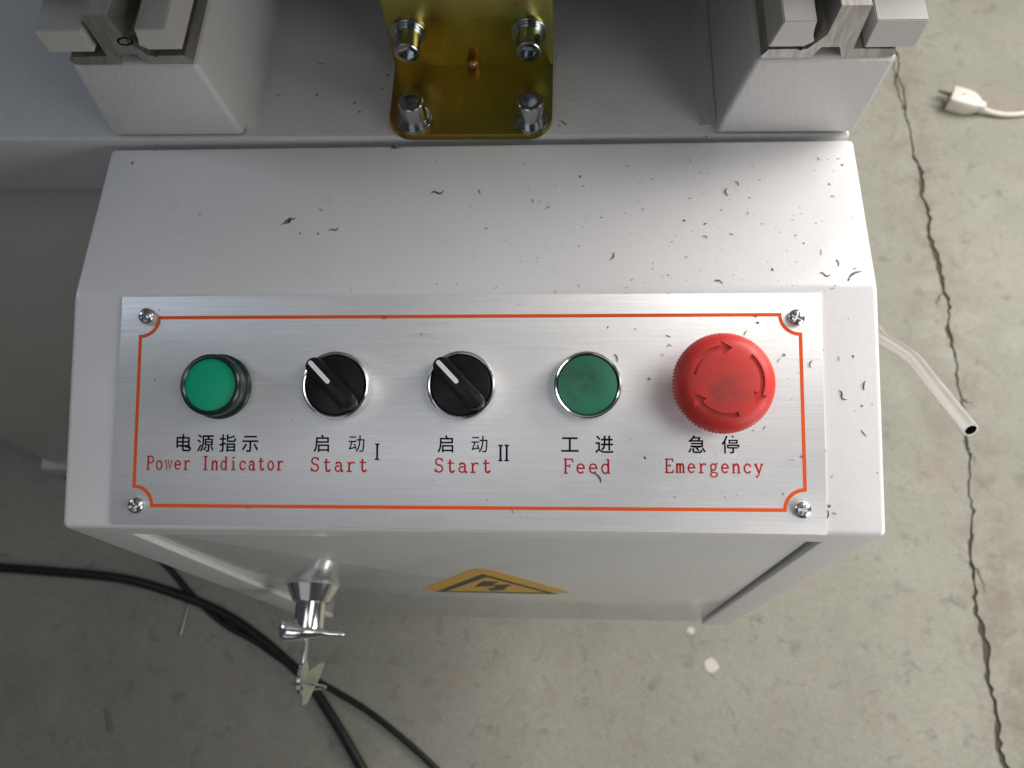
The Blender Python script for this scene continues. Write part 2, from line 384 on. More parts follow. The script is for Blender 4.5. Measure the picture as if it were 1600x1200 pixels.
# the door, recessed, with a clear gap at its hinge side and a rounded top corner
bm = bmesh.new()
def rrect(x0, x1, z0, z1, r, n=5):
    o = [];
    for cx, cz, a in ((x1 - r, z1 - r, 0), (x0 + r, z1 - r, 90), (x0 + r, z0 + r, 180), (x1 - r, z0 + r, 270)): o += arc(cx, cz, r, r, a, a + 90, n)
    return o
prism(bm, rrect(DX0 + .8, DX1 - 2.4, HB + .6, DZ - 1.0, 3.0), -RC - 2.2, -RC + 1.4)
fe = [e for e in bm.edges if all(abs(v.co.z - (-RC + 1.4)) < .01 for v in e.verts)]
bmesh.ops.bevel(bm, geom=fe, offset=.8, segments=3, profile=.5, affect='EDGES')
MD = Matrix(((1, 0, 0, 0), (0, 0, -1, 0), (0, 1, 0, 0), (0, 0, 0, 1)))     # (x, z, -y) -> frame
door = obj('door', bm, 'door', cab, MD)
YD = RC - 1.4
# warning sticker (traced on the door face)
stk = bmesh.new(); def_pts = [(-8.5, -113), (-5, -109.6), (-2.4, -108.6), (.4, -109.2), (4.2, -112.8), (42.4, -184.5), (44.6, -190), (44.0, -197.5), (-47, -195.5), (-47.6, -189.5)]
prism(stk, def_pts, -YD + .02, -YD + .14)
st = obj('warning_sticker', stk, 'yellow', cab, MD)
st['label'] = 'yellow triangular electric hazard sticker'
def zt(zx, zy, dy): v = onY(640 + zx * 280 / 1600, 870 + zy * 80 / 457, dy); return (v.x, v.z)
bm = bmesh.new()
o3 = [zt(a, b, YD) for a, b in ((650, 150), (235, 310), (1325, 332))]; i3 = [zt(a, b, YD) for a, b in ((690, 178), (325, 306), (1220, 320))]
vo_ = [bm.verts.new((x, z, -YD + .20)) for x, z in o3]; vi_ = [bm.verts.new((x, z, -YD + .20)) for x, z in i3]
for i in range(3): bm.faces.new((vo_[i], vo_[(i + 1) % 3], vi_[(i + 1) % 3], vi_[i]))
obj('border', bm, 'sticker_black', st, MD)
bm = bmesh.new()
bm.faces.new([bm.verts.new((*zt(a, b, YD), -YD + .20)) for a, b in ((650, 215), (800, 218), (735, 248), (910, 243), (845, 285), (870, 290), (725, 303), (690, 275), (735, 278), (775, 258), (580, 266))])
bmesh.ops.triangulate(bm, faces=bm.faces)
obj('lightning_bolt', bm, 'sticker_black', st, MD)
# name plate
PRr = -0.0037779; PX, PY, PHh, PT = -.47, .91, 98.9, .9
def pl(u, v): return (PX + u * math.cos(PRr) - v * math.sin(PRr), PY + u * math.sin(PRr) + v * math.cos(PRr))
bm = bmesh.new(); prism(bm, [pl(-150, 0), pl(150, 0), pl(150, PHh), pl(-150, PHh)], .05, PT)
te = [e for e in bm.edges if all(abs(v.co.z - PT) < .01 for v in e.verts)]
bmesh.ops.bevel(bm, geom=te, offset=.25, segments=2, profile=.5, affect='EDGES')
plate = obj('name_plate', bm, 'alu', cab, MP); plate['label'] = 'brushed aluminium plate with orange border'
bm = bmesh.new()
def corner(cx, cy, a0, a1, r=8.2): return arc(cx, cy, r, r, a0, a1, 10)
ribbon(bm, corner(-141, 90.9, -90, 0)[::-1][::-1] + corner(141, 90.2, 180, 270) + corner(141.2, 10, 90, 180) + corner(-141, 9.6, 0, 90), 1.45, PT + .03, closed=True)
obj('border_line', bm, 'orange', plate, MP)
# phillips screws
bm = bmesh.new(); lathe(bm, [(3.55, PT - .2), (3.55, PT + .5)] + [(3.55 * math.cos(t * PI / 20), PT + .5 + 2.0 * math.sin(t * PI / 20)) for t in range(1, 10)] + [(0, PT + 2.5)], 40)
s0 = obj('screw', bm, 'zinc', plate, origin=(0, 0, 0))
cb = bmesh.new(); box(cb, (-2.3, -.5, PT + 1.0), (2.3, .5, PT + 5)); box(cb, (-.5, -2.3, PT + 1.0), (.5, 2.3, PT + 5))
cut = obj('cutter', cb, 'zinc', plate, origin=(0, 0, 0)); 
def boolean(o, cutter, mode='DIFFERENCE', ang=32):
    o.parent = None; cutter.parent = None; o.location = cutter.location = (0, 0, 0)
    md = o.modifiers.new('b', 'BOOLEAN'); md.operation = mode; md.solver = 'EXACT'; md.object = cutter; md.use_self = True
    bake(o, ang); me = cutter.data; bpy.data.objects.remove(cutter); bpy.data.meshes.remove(me)
boolean(s0, cut)
for i, (px, py, a) in enumerate(((226, 493, 30), (1246, 495, 62), (1256, 797, 75), (209, 790, 20))):
    o = s0 if i == 0 else s0.copy()
    if i: COL.objects.link(o)
    u, s = onP(px, py, PT + 2)
    put(o, P(u, s, 0), plate); o.rotation_euler = (MP.to_3x3() @ Matrix.Rotation(math.radians(a), 3, 'Z')).to_euler()
# lettering ---------------------------------------------------------
def glyph_mesh(text):
    c = bpy.data.curves.new('t', 'FONT'); c.body = text; c.resolution_u = 3; c.offset = .003 if text == '动' else .012
    o = bpy.data.objects.new('t', c); COL.objects.link(o)
    dg = bpy.context.evaluated_depsgraph_get(); me = bpy.data.meshes.new_from_object(o.evaluated_get(dg))
    bpy.data.objects.remove(o); bpy.data.curves.remove(c); return me
def hanzi(text, x0, x1, top, bot):
    """each character fitted into equal cells between x0 and x1"""
    bm = bmesh.new(); k = len(text); h = top - bot; w = h * .98
    for i, ch in enumerate(text):
        me = glyph_mesh(ch); cx = x0 + w / 2 + (x1 - x0 - w) * i / max(1, k - 1); cy = (top + bot) / 2
        b2 = bmesh.new(); b2.from_mesh(me); bpy.data.meshes.remove(me)
        for v in b2.verts: v.co = Vector((cx + (v.co.x - .5) * w * 1.06, cy + (v.co.y - .38) * h * 1.06, PT + .04))
        t = bpy.data.meshes.new('t'); b2.to_mesh(t); b2.free(); bm.from_mesh(t); bpy.data.meshes.remove(t)
    return bm
TH, TN = .150, .112       # thick and thin strokes, of the cap height
G = {
 'P': [([(.24, 0), (.24, 1)], TH), ([(.06, 1), (.60, 1)] + arc(.60, .75, .32, .25, 90, -90)[1:] + [(.24, .5)], TN), ([(.06, 0), (.48, 0)], TN)],
 'I': [([(.5, 0), (.5, 1)], TH), ([(.22, 1), (.78, 1)], TN), ([(.22, 0), (.78, 0)], TN)],
 'S': [(arc(.50, .75, .32, .24, 20, 250, 14) + arc(.50, .26, .34, .25, 75, -160, 14), TN * 1.15), ([(.82, 1), (.82, .74)], TN * .8), ([(.13, .28), (.13, 0)], TN * .8)],
 'F': [([(.24, 0), (.24, 1)], TH), ([(.06, 1), (.90, 1), (.92, .76)], TN), ([(.24, .52), (.64, .52)], TN), ([(.64, .64), (.64, .40)], TN * .8), ([(.06, 0), (.46, 0)], TN)],
 'E': [([(.22, 0), (.22, 1)], TH), ([(.05, 1), (.86, 1), (.88, .80)], TN), ([(.22, .52), (.60, .52)], TN), ([(.60, .63), (.60, .41)], TN * .8), ([(.05, 0), (.88, 0), (.94, .22)], TN)],
 'o': [(arc(.5, .33, .34, .33, 0, 360, 20), TN * 1.15)],
 'w': [([(.10, .66), (.29, 0), (.50, .60), (.70, 0), (.90, .66)], TN), ([(.0, .66), (.24, .66)], TN * .8), ([(.38, .66), (.62, .66)], TN * .8), ([(.78, .66), (1.0, .66)], TN * .8)],
 'e': [([(.17, .36), (.84, .36)] + arc(.5, .34, .34, .32, 5, 320, 18), TN * 1.1)],
 'r': [([(.32, 0), (.32, .66)], TH), ([(.10, .66), (.32, .66)], TN * .8), ([(.32, .40), (.42, .57), (.60, .66), (.80, .64), (.86, .56)], TN * 1.1), ([(.08, 0), (.60, 0)], TN)],
 'n': [([(.22, 0), (.22, .66)], TH), ([(.05, .66), (.22, .66)], TN * .8), ([(.22, .45), (.36, .60), (.54, .66), (.70, .60), (.76, .44), (.76, 0)], TH), ([(.05, 0), (.40, 0)], TN * .8), ([(.60, 0), (.94, 0)], TN * .8)],
 'm': [([(.14, 0), (.14, .66)], TH), ([(.0, .66), (.14, .66)], TN * .8), ([(.14, .50), (.26, .63), (.40, .64), (.48, .52), (.48, 0)], TH), ([(.48, .50), (.60, .63), (.74, .64), (.83, .52), (.83, 0)], TH), ([(.0, 0), (.28, 0)], TN * .8), ([(.36, 0), (.62, 0)], TN * .8), ([(.70, 0), (.98, 0)], TN * .8)],
 'd': [([(.76, 0), (.76, 1)], TH), ([(.58, 1), (.76, 1)], TN * .8), (arc(.46, .33, .31, .33, 40, 320, 16), TN * 1.1), ([(.76, 0), (.96, 0)], TN * .8)],
 'i': [([(.52, 0), (.52, .66)], TH), ([(.26, .66), (.52, .66)], TN * .8), ([(.24, 0), (.80, 0)], TN), ([(.50, .84), (.50, .98)], TH * 1.25)],
 'c': [(arc(.52, .33, .35, .33, 35, 325, 16), TN * 1.15), ([(.82, .62), (.82, .44)], TN * .9)],
 'a': [([(.20, .50), (.26, .62), (.46, .66), (.66, .60), (.72, .46), (.72, .10), (.80, 0), (.96, .03)], TH), (arc(.42, .20, .27, .20, 55, 330, 14), TN * 1.05)],
 't': [([(.42, .92), (.42, .16), (.52, .02), (.68, 0), (.86, .14)], TH), ([(.14, .66), (.82, .66)], TN)],
 'g': [(arc(.46, .43, .28, .23, 0, 360, 16), TN * 1.1), ([(.66, .60), (.78, .68), (.94, .66)], TN), ([(.30, .24), (.20, .14), (.30, .05), (.66, .03), (.86, -.06), (.84, -.22), (.62, -.30), (.34, -.30), (.14, -.20), (.20, -.06), (.32, .03)], TN)],
 'y': [([(.16, .66), (.52, .02)], TH), ([(.86, .66), (.46, -.16), (.30, -.29), (.14, -.24)], TN), ([(.02, .66), (.36, .66)], TN * .8), ([(.66, .66), (1.0, .66)], TN * .8)],
}
def latin(text, x0, x1, base, cap, gw):
    """typewriter-like serif letters drawn stroke by stroke; gw is a letter's width"""
    bm = bmesh.new(); k = len(text); z = PT + .035; pitch = (x1 - x0 - gw) / max(1, k - 1)
    for i, ch in enumerate(text):
        for pts, w in G.get(ch, []):
            z += .0006
            ribbon(bm, [(x0 + i * pitch + x * gw, base + y * cap) for x, y in pts], w * cap * .93, z)
    return bm
def word(bm, ink, label):
    o = obj('lettering', bm, ink, plate, MP, recalc=False); o['label'] = label
word(hanzi('电源指示', -123.6, -86.6, 40.1, 32.6), 'black_ink', 'black Chinese lettering reading power indicator')
word(latin('Power Indicator', -135.9, -75.3, 25.0, 5.6, 3.35), 'red_ink', 'red lettering Power Indicator')
word(hanzi('启动', -62.6, -40.5, 40.1, 32.7), 'black_ink', 'black Chinese lettering reading start, before numeral I')
word(latin('Start', -64.0, -39.0, 24.6, 5.8, 4.3), 'red_ink', 'red lettering Start beside numeral I')
word(latin('I', -36.9, -33.5, 29.8, 6.3, 3.4), 'black_ink', 'black numeral I')
word(hanzi('启动', -9.4, 11.8, 40.0, 32.7), 'black_ink', 'black Chinese lettering reading start, before numeral II')
word(latin('Start', -10.9, 13.4, 24.5, 5.8, 4.3), 'red_ink', 'red lettering Start beside numeral II')
word(latin('II', 15.4, 21.4, 29.5, 6.3, 3.4), 'black_ink', 'black numeral II')
word(hanzi('工进', 42.3, 64.0, 40.2, 32.6), 'black_ink', 'black Chinese lettering reading feed')
word(latin('Feed', 43.2, 62.9, 24.4, 5.8, 4.3), 'red_ink', 'red lettering Feed')
word(hanzi('急停', 94.6, 115.4, 40.1, 32.8), 'black_ink', 'black Chinese lettering reading emergency stop')
word(latin('Emergency', 84.9, 124.8, 24.9, 5.5, 3.75), 'red_ink', 'red lettering Emergency')
# controls ------------------------------------------------------------
def at(u, s, rot=0): return MP @ Matrix.Translation((u, s, PT)) @ Matrix.Rotation(math.radians(rot), 4, 'Z')
S0 = 60.6
# indicator lamp
bm = bmesh.new(); lathe(bm, [(14.0, 0), (14.0, 1.5), (13.6, 2.1), (13.05, 2.3), (13.05, 3.9), (12.8, 4.1), (12.8, 4.6), (13.05, 4.8), (13.05, 6.4), (12.85, 6.6), (12.85, 7.0), (13.1, 7.2), (13.15, 8.8), (13.0, 9.8), (12.6, 10.5), (12.0, 10.9), (11.4, 10.8), (10.95, 10.3), (10.85, 9.4)], 72, cap1=False)
lamp = obj('indicator_lamp', bm, 'lens_dark', cab, at(-104.4, S0)); lamp['label'] = 'round green power indicator lamp'
bm = bmesh.new(); lathe(bm, [(10.95, 8.4), (10.95, 9.8), (8, 10.1), (4, 10.25), (0, 10.3)], 72)
obj('lens', bm, 'lens', lamp, at(-104.4, S0))
# selector switches
def selector(u, label):
    bm = bmesh.new(); lathe(bm, [(14.7, 0), (14.7, 1.0), (14.5, 4.2), (14.4, 6.3), (14.1, 6.95), (13.5, 7.2), (12.95, 6.95), (12.7, 6.4), (12.65, 5.2)], 72, cap1=False)
    sw = obj('selector_switch', bm, 'chrome', cab, at(u, S0)); sw['label'] = label
    bm = bmesh.new(); lathe(bm, [(12.5, 4.0), (12.5, 6.6), (12.25, 7.1), (11.7, 7.25), (0, 7.25)], 64)
    a = 133.5
    # the grip: a bar with round ends, tapering upwards
    def bar(l0, l1, w, z, n=8):
        q = arc(l1 - w, 0, w, w, -90, 90, n) + arc(-l0 + w * .9, 0, w * .9, w, 90, 270, n)
        R = Matrix.Rotation(math.radians(a), 3, 'Z'); return [bm.verts.new(R @ Vector((x, y, z))) for x, y in q]
    ls = [bar(13.2, 13.9, 3.9, 6.5), bar(13.1, 13.9, 3.75, 13.4), bar(12.7, 13.5, 3.45, 14.4), bar(12.0, 12.8, 2.8, 14.8)]
    for p, q in zip(ls, ls[1:]):
        for i in range(len(p)): bm.faces.new((p[i], p[(i + 1) % len(p)], q[(i + 1) % len(p)], q[i]))
    bm.faces.new(ls[-1]); bm.faces.new(ls[0][::-1])
    obj('knob', bm, 'black', sw, at(u, S0))
    bm = bmesh.new(); R = Matrix.Rotation(math.radians(a), 3, 'Z')
    q = arc(11.8, 0, .95, .95, -90, 90, 6) + arc(1.2, 0, .95, .95, 90, 270, 6)
    prism(bm, [(R @ Vector((x, y, 0)))[:2] for x, y in q], 14.5, 14.95)
    obj('pointer_line', bm, 'white_line', sw, at(u, S0))
selector(-52.0, 'black selector switch beside numeral I'); selector(1.0, 'black selector switch beside numeral II')
# feed push button
bm = bmesh.new(); lathe(bm, [(14.4, 0), (14.4, 1.2), (14.2, 4.4), (14.1, 6.4), (13.8, 7.1), (13.2, 7.3), (12.75, 7.0), (12.55, 5.4)], 72, cap1=False)
pb = obj('push_button', bm, 'chrome', cab, at(53.3, S0)); pb['label'] = 'flush green feed push button in chrome ring'
bm = bmesh.new(); lathe(bm, [(12.3, 3.5), (12.3, 6.2), (12.05, 6.6), (11.5, 6.75), (6, 6.7), (0, 6.65)], 64)
obj('cap', bm, 'green_cap', pb, at(53.3, S0))
# emergency stop
EU, ES = 106.0, 60.2
bm = bmesh.new(); lathe(bm, [(14.6, 0), (14.6, 1.4), (14.0, 2.6), (11.0, 3.0), (10.4, 3.4), (10.4, 12.6)], 64)
em = obj('emergency_stop_button', bm, 'black', cab, at(EU, ES)); em['label'] = 'red emergency mushroom button with three arrows'
bm = bmesh.new()
def knurl(i, j, r): return r - (.62 if i % 4 in (2, 3) and 1 <= j <= 4 else 0)
lathe(bm, [(11, 12.6), (18.2, 12.8), (19.3, 13.6), (19.75, 15.5), (19.75, 19.2), (19.35, 20.6), (18.7, 22.2), (17.4, 24.2), (15.8, 25.5), (14.2, 26.1), (12, 26.5), (8, 26.8), (4, 26.95), (0, 27)], 336, knurl)
head = obj('mushroom_head', bm, 'red_cap', em, origin=(0, 0, 0))
cb = bmesh.new()
for k in range(3):
    a1 = 88 - 120 * k; a0 = a1 + 80
    ro, rI = 14.1, 12.2; rm = (ro + rI) / 2
    q = arc(0, 0, ro, ro, a0, a1 + 11, 9)
    hb = math.radians(a1 + 11); ht = math.radians(a1 - 7)
    q += [((ro + 1.9) * math.cos(hb), (ro + 1.9) * math.sin(hb)), (rm * math.cos(ht), rm * math.sin(ht)), ((rI - 1.9) * math.cos(hb), (rI - 1.9) * math.sin(hb))]
    q += arc(0, 0, rI, rI, a1 + 11, a0, 9)
    prism(cb, q, 25.35, 30)
bmesh.ops.recalc_face_normals(cb, faces=cb.faces)
cut = obj('cutter', cb, 'red_cap', em, origin=(0, 0, 0))
boolean(head, cut, ang=24)
head.data.transform(MP.to_3x3().to_4x4()); put(head, P(EU, ES, PT), em)
# lock with T handle
lb = onY(489, 914, YD)
ML = Matrix.Translation((lb.x, YD, lb.z)) @ MD              # local z points out of the door
bm = bmesh.new(); lathe(bm, [(16.2, 0), (16.4, .7), (16.0, 1.4), (11.6, 9.6), (10.9, 10.6), (10.2, 10.8), (9.6, 10.4)], 56, cap1=False)
lock = obj('lock', bm, 'chrome', cab, ML); lock['label'] = 'chrome swing handle lock'
bm = bmesh.new(); lathe(bm, [(9.3, 6), (9.3, 26.5), (9.0, 27.2), (8, 27.5)], 48)
obj('barrel', bm, 'chrome', lock, ML)
bm = bmesh.new()
# handle: bent wing seen from the front, thickened across
top = [(-17.0, 28.0), (-16.0, 32.0), (-12.5, 33.2), (-8.5, 33.0), (-4, 32.2), (1, 31.2), (7, 30.0), (13, 29.6), (19, 29.8), (22.6, 28.4)]
bot = [(-16.6, 22.8), (-15.0, 19.6), (-12, 19.6), (-8, 20.8), (-4, 22.0), (1, 22.8), (7, 24.0), (13, 25.4), (19, 25.4), (22.6, 26.0)]
hw = [6.0, 7.6, 8.4, 9.0, 9.4, 9.4, 7.2, 5.2, 4.6, 3.2]
rings = []
for (xa, za), (xb, zb), w in zip(top, bot, hw):
    zc, hz, xc = (za + zb) / 2 + 2.0, abs(za - zb) / 2, (xa + xb) / 2
    rings.append([bm.verts.new((xc, w * math.copysign(abs(math.cos(t)) ** .6, math.cos(t)), zc + hz * math.copysign(abs(math.sin(t)) ** .7, math.sin(t)))) for t in [2 * PI * k / 16 for k in range(16)]])
for a_, b_ in zip(rings, rings[1:]):
    for k in range(16): bm.faces.new((a_[k], a_[(k + 1) % 16], b_[(k + 1) % 16], b_[k]))
bm.faces.new(rings[0]); bm.faces.new(rings[-1][::-1])
hd = obj('handle', bm, 'chrome', lock, ML @ Matrix.Rotation(math.radians(-12), 4, 'Z'), ang=60)
# ------------------------------------------------------------------ key hanging in the lock
kz = lb.z; kx = lb.x
key = tag(empty('key', (kx, -40, kz - 12)), 'thin steel key stuck in the chrome lock, ring and tag attached', 'key')
bm = bmesh.new(); box(bm, (kx - .9, -46, kz - 3.2), (kx + .9, -26, kz + 3.2), .3, 2)
obj('blade', bm, 'zinc', key)
bm = bmesh.new(); prism(bm, arc(0, 0, 10, 8.5, 0, 360, 28)[:-1], -1.0, 1.0)
bow = obj('bow', bm, 'zinc', key, Matrix.Translation((kx, -53, kz - 1)) @ Matrix(((0, 0, 1, 0), (1, 0, 0, 0), (0, 1, 0, 0), (0, 0, 0, 1))))
rc = Vector((kx + 5, -57.5, kz - 1))
bm = bmesh.new(); tube(bm, [rc + Vector((9.5 * math.cos(t), 1.2 * math.sin(t), 9.5 * math.sin(t))) for t in [2 * PI * i / 40 for i in range(41)]], .75, 8)
obj('ring', bm, 'zinc', key)
bm = bmesh.new()
tp = [[onZ(x, y, z) for x, y, z in r] for r in (((500, 1036, kz - 2), (506, 1036, kz - 3)), ((484, 1048, kz + 1), (501, 1050, kz - 9)), ((476, 1062, kz + 2), (496, 1064, kz - 12)), ((473, 1085, kz + 1), (488, 1080, kz - 8)), ((472, 1102, kz - 1), (478, 1100, kz - 4)))]
fr = [[bm.verts.new(p) for p in r] for r in tp]; bk = [[bm.verts.new(p + Vector((.5, .3, -.6))) for p in r] for r in tp]
for i in range(4):
    bm.faces.new((fr[i][0], fr[i][1], fr[i + 1][1], fr[i + 1][0])); bm.faces.new((bk[i][1], bk[i][0], bk[i + 1][0], bk[i + 1][1]))
    for k in (0, 1): bm.faces.new((fr[i][k], fr[i + 1][k], bk[i + 1][k], bk[i][k]))
bm.faces.new((fr[0][0], fr[0][1], bk[0][1], bk[0][0])); bm.faces.new((fr[4][0], fr[4][1], bk[4][1], bk[4][0]))
tg_ = obj('tag', bm, 'tag', key); tg_['label'] = 'crumpled greenish translucent tag'
# ------------------------------------------------------------------ machine bed behind the box
bed = tag(empty('machine_bed', (-200, 330, -ZF)), 'grey cast machine bed behind the control box with two raised pedestals', 'machine')
bm = bmesh.new(); box(bm, (-640, -.2, -41), (173.5, 620, 0), 2.0, 4)
obj('bed_slab', bm, 'bed', bed, MB)
def pedestal(b0, b1, t0, t1, h, rr):
    bm = bmesh.new()
    pts = [(b0, 1.2), (t0, h), (t1, h), (b1, 1.2)]
    f = [bm.verts.new((x, .1, z)) for x, z in pts]; k = [bm.verts.new((x, 600, z)) for x, z in pts]
    bm.faces.new(f); bm.faces.new(k[::-1])
    for i in range(4): bm.faces.new((f[i], k[i], k[(i + 1) % 4], f[(i + 1) % 4]))
    es = [e for e in bm.edges if not all(v.co.z < 5 and v.co.y > 100 for v in e.verts)]
    bmesh.ops.bevel(bm, geom=es, offset=rr, segments=5, profile=.5, affect='EDGES')
    # cast fillets at the foot of both flanks
    return obj('pedestal', bm, 'bed', bed, MB, ang=50)
pedestal(-171.5, -106.5, -165.5, -111.0, 47.0, 2.6)
pedestal(111.5, 174.5, 120.5, 176.5, 47.0, 2.6)
bm = bmesh.new()
for x0, d in ((-106.5, 1), (111.5, -1)):                         # fillets between pedestals and bed
    n_ = 6; R_ = 6.0
    pr_ = [(x0 - d * 2, -.5), (x0 - d * .6, R_)] + [(x0 + d * (R_ - R_ * math.cos(t * PI / 2 / n_)) , R_ - R_ * math.sin(t * PI / 2 / n_) + .05) for t in range(1, n_)] + [(x0 + d * R_, .04), (x0 + d * R_, -.5)]
    a_ = [bm.verts.new((x, 5.5, z)) for x, z in pr_]; b_ = [bm.verts.new((x, 590, z)) for x, z in pr_]
    bm.faces.new(a_); bm.faces.new(b_[::-1])
    for i in range(len(pr_)): bm.faces.new((a_[i], a_[(i + 1) % len(pr_)], b_[(i + 1) % len(pr_)], b_[i]))
obj('fillet', bm, 'bed', bed, MB)
bm = bmesh.new(); box(bm, (-600, 206, -ZF + 42), (150, 640, -12), 4, 3); obj('stand', bm, 'stand', bed)
bm = bmesh.new(); box(bm, (-612, 198, -ZF), (162, 648, -ZF + 41.9), 5, 3); obj('foot', bm, 'stand', bed)
# ------------------------------------------------------------------ aluminium rails on the pedestals
def rail(sgn, cx, label, marks):
    r_ = tag(empty('guide_rail', (cx, 300, 78)), label, 'rail', 'extruded guide rails on the pedestals')
    def X(x): return cx + sgn * x
    bm = bmesh.new()
    # outline of the sawn end; x grows towards the upright web's side
    out = [(-26, 0), (-26.5, 1.2), (-24.3, 4.6), (-13.5, 4.7), (-11.8, 3.8), (-10.6, 4.7), (-9.2, 4.7), (-3.5, 12.0), (-2.6, 26), (8.6, 26), (8.6, 4.6), (24.6, 4.4), (26.4, 2.6), (25.2, .4), (24.0, 0), (5.6, 0), (3.0, 5.6), (-4.0, 5.6), (-6.8, 0)]
    V_ = .35
    f = [bm.verts.new((X(x), V_, 47.15 + z)) for x, z in out]; k = [bm.verts.new((X(x), 420, 47.15 + z)) for x, z in out]
    bm.faces.new(f); bm.faces.new(k[::-1])
    for i in range(len(out)): bm.faces.new((f[i], k[i], k[(i + 1) % len(out)], f[(i + 1) % len(out)]))
    obj('extrusion', bm, 'cutalu', r_, MB, ang=20)
    zz = 8.0 if cx < 0 else 6.0
    for x0, x1, z0, z1 in ((-25.0, -7.5, zz, 19), (12.6, 32.0, zz - .8, 19)):
        bm = bmesh.new(); q = [(x0, z0), (x1, z0), (x1, z1), (x0, z1)] if x0 > 0 else [(x0, z0), (x1 - 3.5, z0), (x1, z0 + 2.6), (x1 - 2.0, z0 + 6), (x1 - 2.0, z1), (x0 + 3, z1)]
        nq = len(q); f = [bm.verts.new((X(x), .1, 47.15 + z)) for x, z in q]; k = [bm.verts.new((X(x), 420, 47.15 + z)) for x, z in q]
        bm.faces.new(f); bm.faces.new(k[::-1])
        for i in range(nq): bm.faces.new((f[i], k[i], k[(i + 1) % nq], f[(i + 1) % nq]))
        bmesh.ops.bevel(bm, geom=list(bm.edges), offset=.4, segments=2, affect='EDGES')
        obj('cover_strip', bm, 'plate', r_, MB)
    if marks:       # pen marks on the sawn end
        bm = bmesh.new(); y = V_ - .08
        ME = MB @ Matrix(((1, 0, 0, 0), (0, 0, 1, y), (0, 1, 0, 47.15), (0, 0, 0, 1)))
        ribbon(bm, [(X(-3) + 3.0 * math.cos(t) + .6 * math.sin(t), 12.6 + 1.9 * math.sin(t)) for t in [2 * PI * i / 24 for i in range(24)]], .85, 0, closed=True)
        ribbon(bm, [(X(-6.0), 16.2), (X(-9.0), 12.6), (X(-10.5), 11.4)], .7, -.02)
        obj('pen_mark', bm, 'black_ink', r_, ME)
    return r_
rail(-1, -138.2, 'sawn aluminium guide rail with a pen mark, on the pedestal beside the long bed', True)
rail(1, 148.6, 'sawn aluminium guide rail on the pedestal nearest the cracked floor joint', False)
# ------------------------------------------------------------------ yellow zinc bracket
br = tag(empty('angle_bracket', (0, 198, 31)), 'yellow zinc plated angle bracket bolted to the bed between the pedestals', 'bracket')
bm = bmesh.new()
x0, x1, v0, v1, t_ = -38.0, 38.0, -1.5, 40.0, 4.0
q = arc(x1 - 11, v0 + 11, 11, 11, -90, 0, 8) + [(x1, v1), (x0, v1)] + arc(x0 + 11, v0 + 11, 11, 11, 180, 270, 8)
prism(bm, q, .15, t_)
es = [e for e in bm.edges if all(abs(v.co.z - t_) < .01 for v in e.verts) and not all(v.co.y > v1 - .1 for v in e.verts)]
bmesh.ops.bevel(bm, geom=es, offset=.7, segments=3, affect='EDGES')
obj('base_leg', bm, 'chromate', br, MB)
bm = bmesh.new(); box(bm, (x0, v1 - .6, t_ * .2), (x1, v1 + 3.6, 62), .7, 3)
obj('upright_leg', bm, 'chromate', br, MB)
bm = bmesh.new(); bmesh.ops.create_uvsphere(bm, u_segments=24, v_segments=16, radius=1)
for v in bm.verts: v.co = Vector((v.co.x * 3.1, v1 - 1.6 + v.co.y * 3.6 - v.co.z * 1.6, t_ + 1.6 + v.co.z * 3.8 - v.co.y * 1.6))
obj('gusset_dimple', bm, 'copper', br, MB, ang=80)
# socket head screws, one mesh, four copies with washers
bm = bmesh.new(); lathe(bm, [(5.9, 0), (5.9, 8.6), (5.75, 9.2), (5.3, 9.6), (0, 9.6)], 48)
sock = obj('socket_screw', bm, 'bolt', br, origin=(0, 0, 0))
cb = bmesh.new(); prism(cb, [(3.75 * math.cos(PI / 3 * i), 3.75 * math.sin(PI / 3 * i)) for i in range(6)], 4.6, 14)
bmesh.ops.recalc_face_normals(cb, faces=cb.faces)
cut = obj('cutter', cb, 'bolt', br, origin=(0, 0, 0)); boolean(sock, cut)
bm = bmesh.new(); lathe(bm, [(8.2, 0), (8.2, 1.2), (8.0, 1.4), (6.6, 1.4), (6.5, 1.5), (6.5, 3.0), (6.3, 3.2), (5.2, 3.2)], 40)
wash = obj('washer', bm, 'bolt', br, origin=(0, 0, 0))
RB = MB.to_3x3(); RF = RB @ Matrix.Rotation(PI / 2, 3, 'X')
for i, (pos, R_, spin) in enumerate((((-25.8, 6.6, t_), RB, 10), ((28.2, 6.6, t_), RB, 40), ((-28.0, v1 - .6, 24.5), RF, 22), ((27.0, v1 - .6, 24.5), RF, 5))):
    s = sock if i == 0 else sock.copy(); w = wash if i == 0 else wash.copy()
    if i: COL.objects.link(s); COL.objects.link(w)
    nrm = R_ @ Vector((0, 0, 1)); b0 = MB @ Vector(pos)
    put(s, b0 + nrm * 3.2, br); put(w, b0 + nrm * .02, s)
    s.rotation_euler = (R_ @ Matrix.Rotation(math.radians(spin), 3, 'Z')).to_euler()
    w.location = (0, 0, -.00318); w.rotation_euler = (0, 0, 0)
# ------------------------------------------------------------------ carriage inferred above the channel, out of view, sized to block light
car = tag(empty('shading_carriage', (0, 420, 100)), 'unseen grey machine carriage over the guide rails, shaped to shade bed and box', 'machine part')
bm = bmesh.new(); box(bm, (-215, 200, 100), (200, 620, 128), 4, 3); obj('saddle', bm, 'bed', car)
bm = bmesh.new(); box(bm, (-205, 224, 128.2), (204, 600, 720), 14, 4); obj('body', bm, 'bed', car)
bm = bmesh.new(); box(bm, (-205, 118, 186), (182, 223.8, 700), 10, 4); obj('shading_head', bm, 'bed', car)  # overhang added to darken the box top and block the lamp
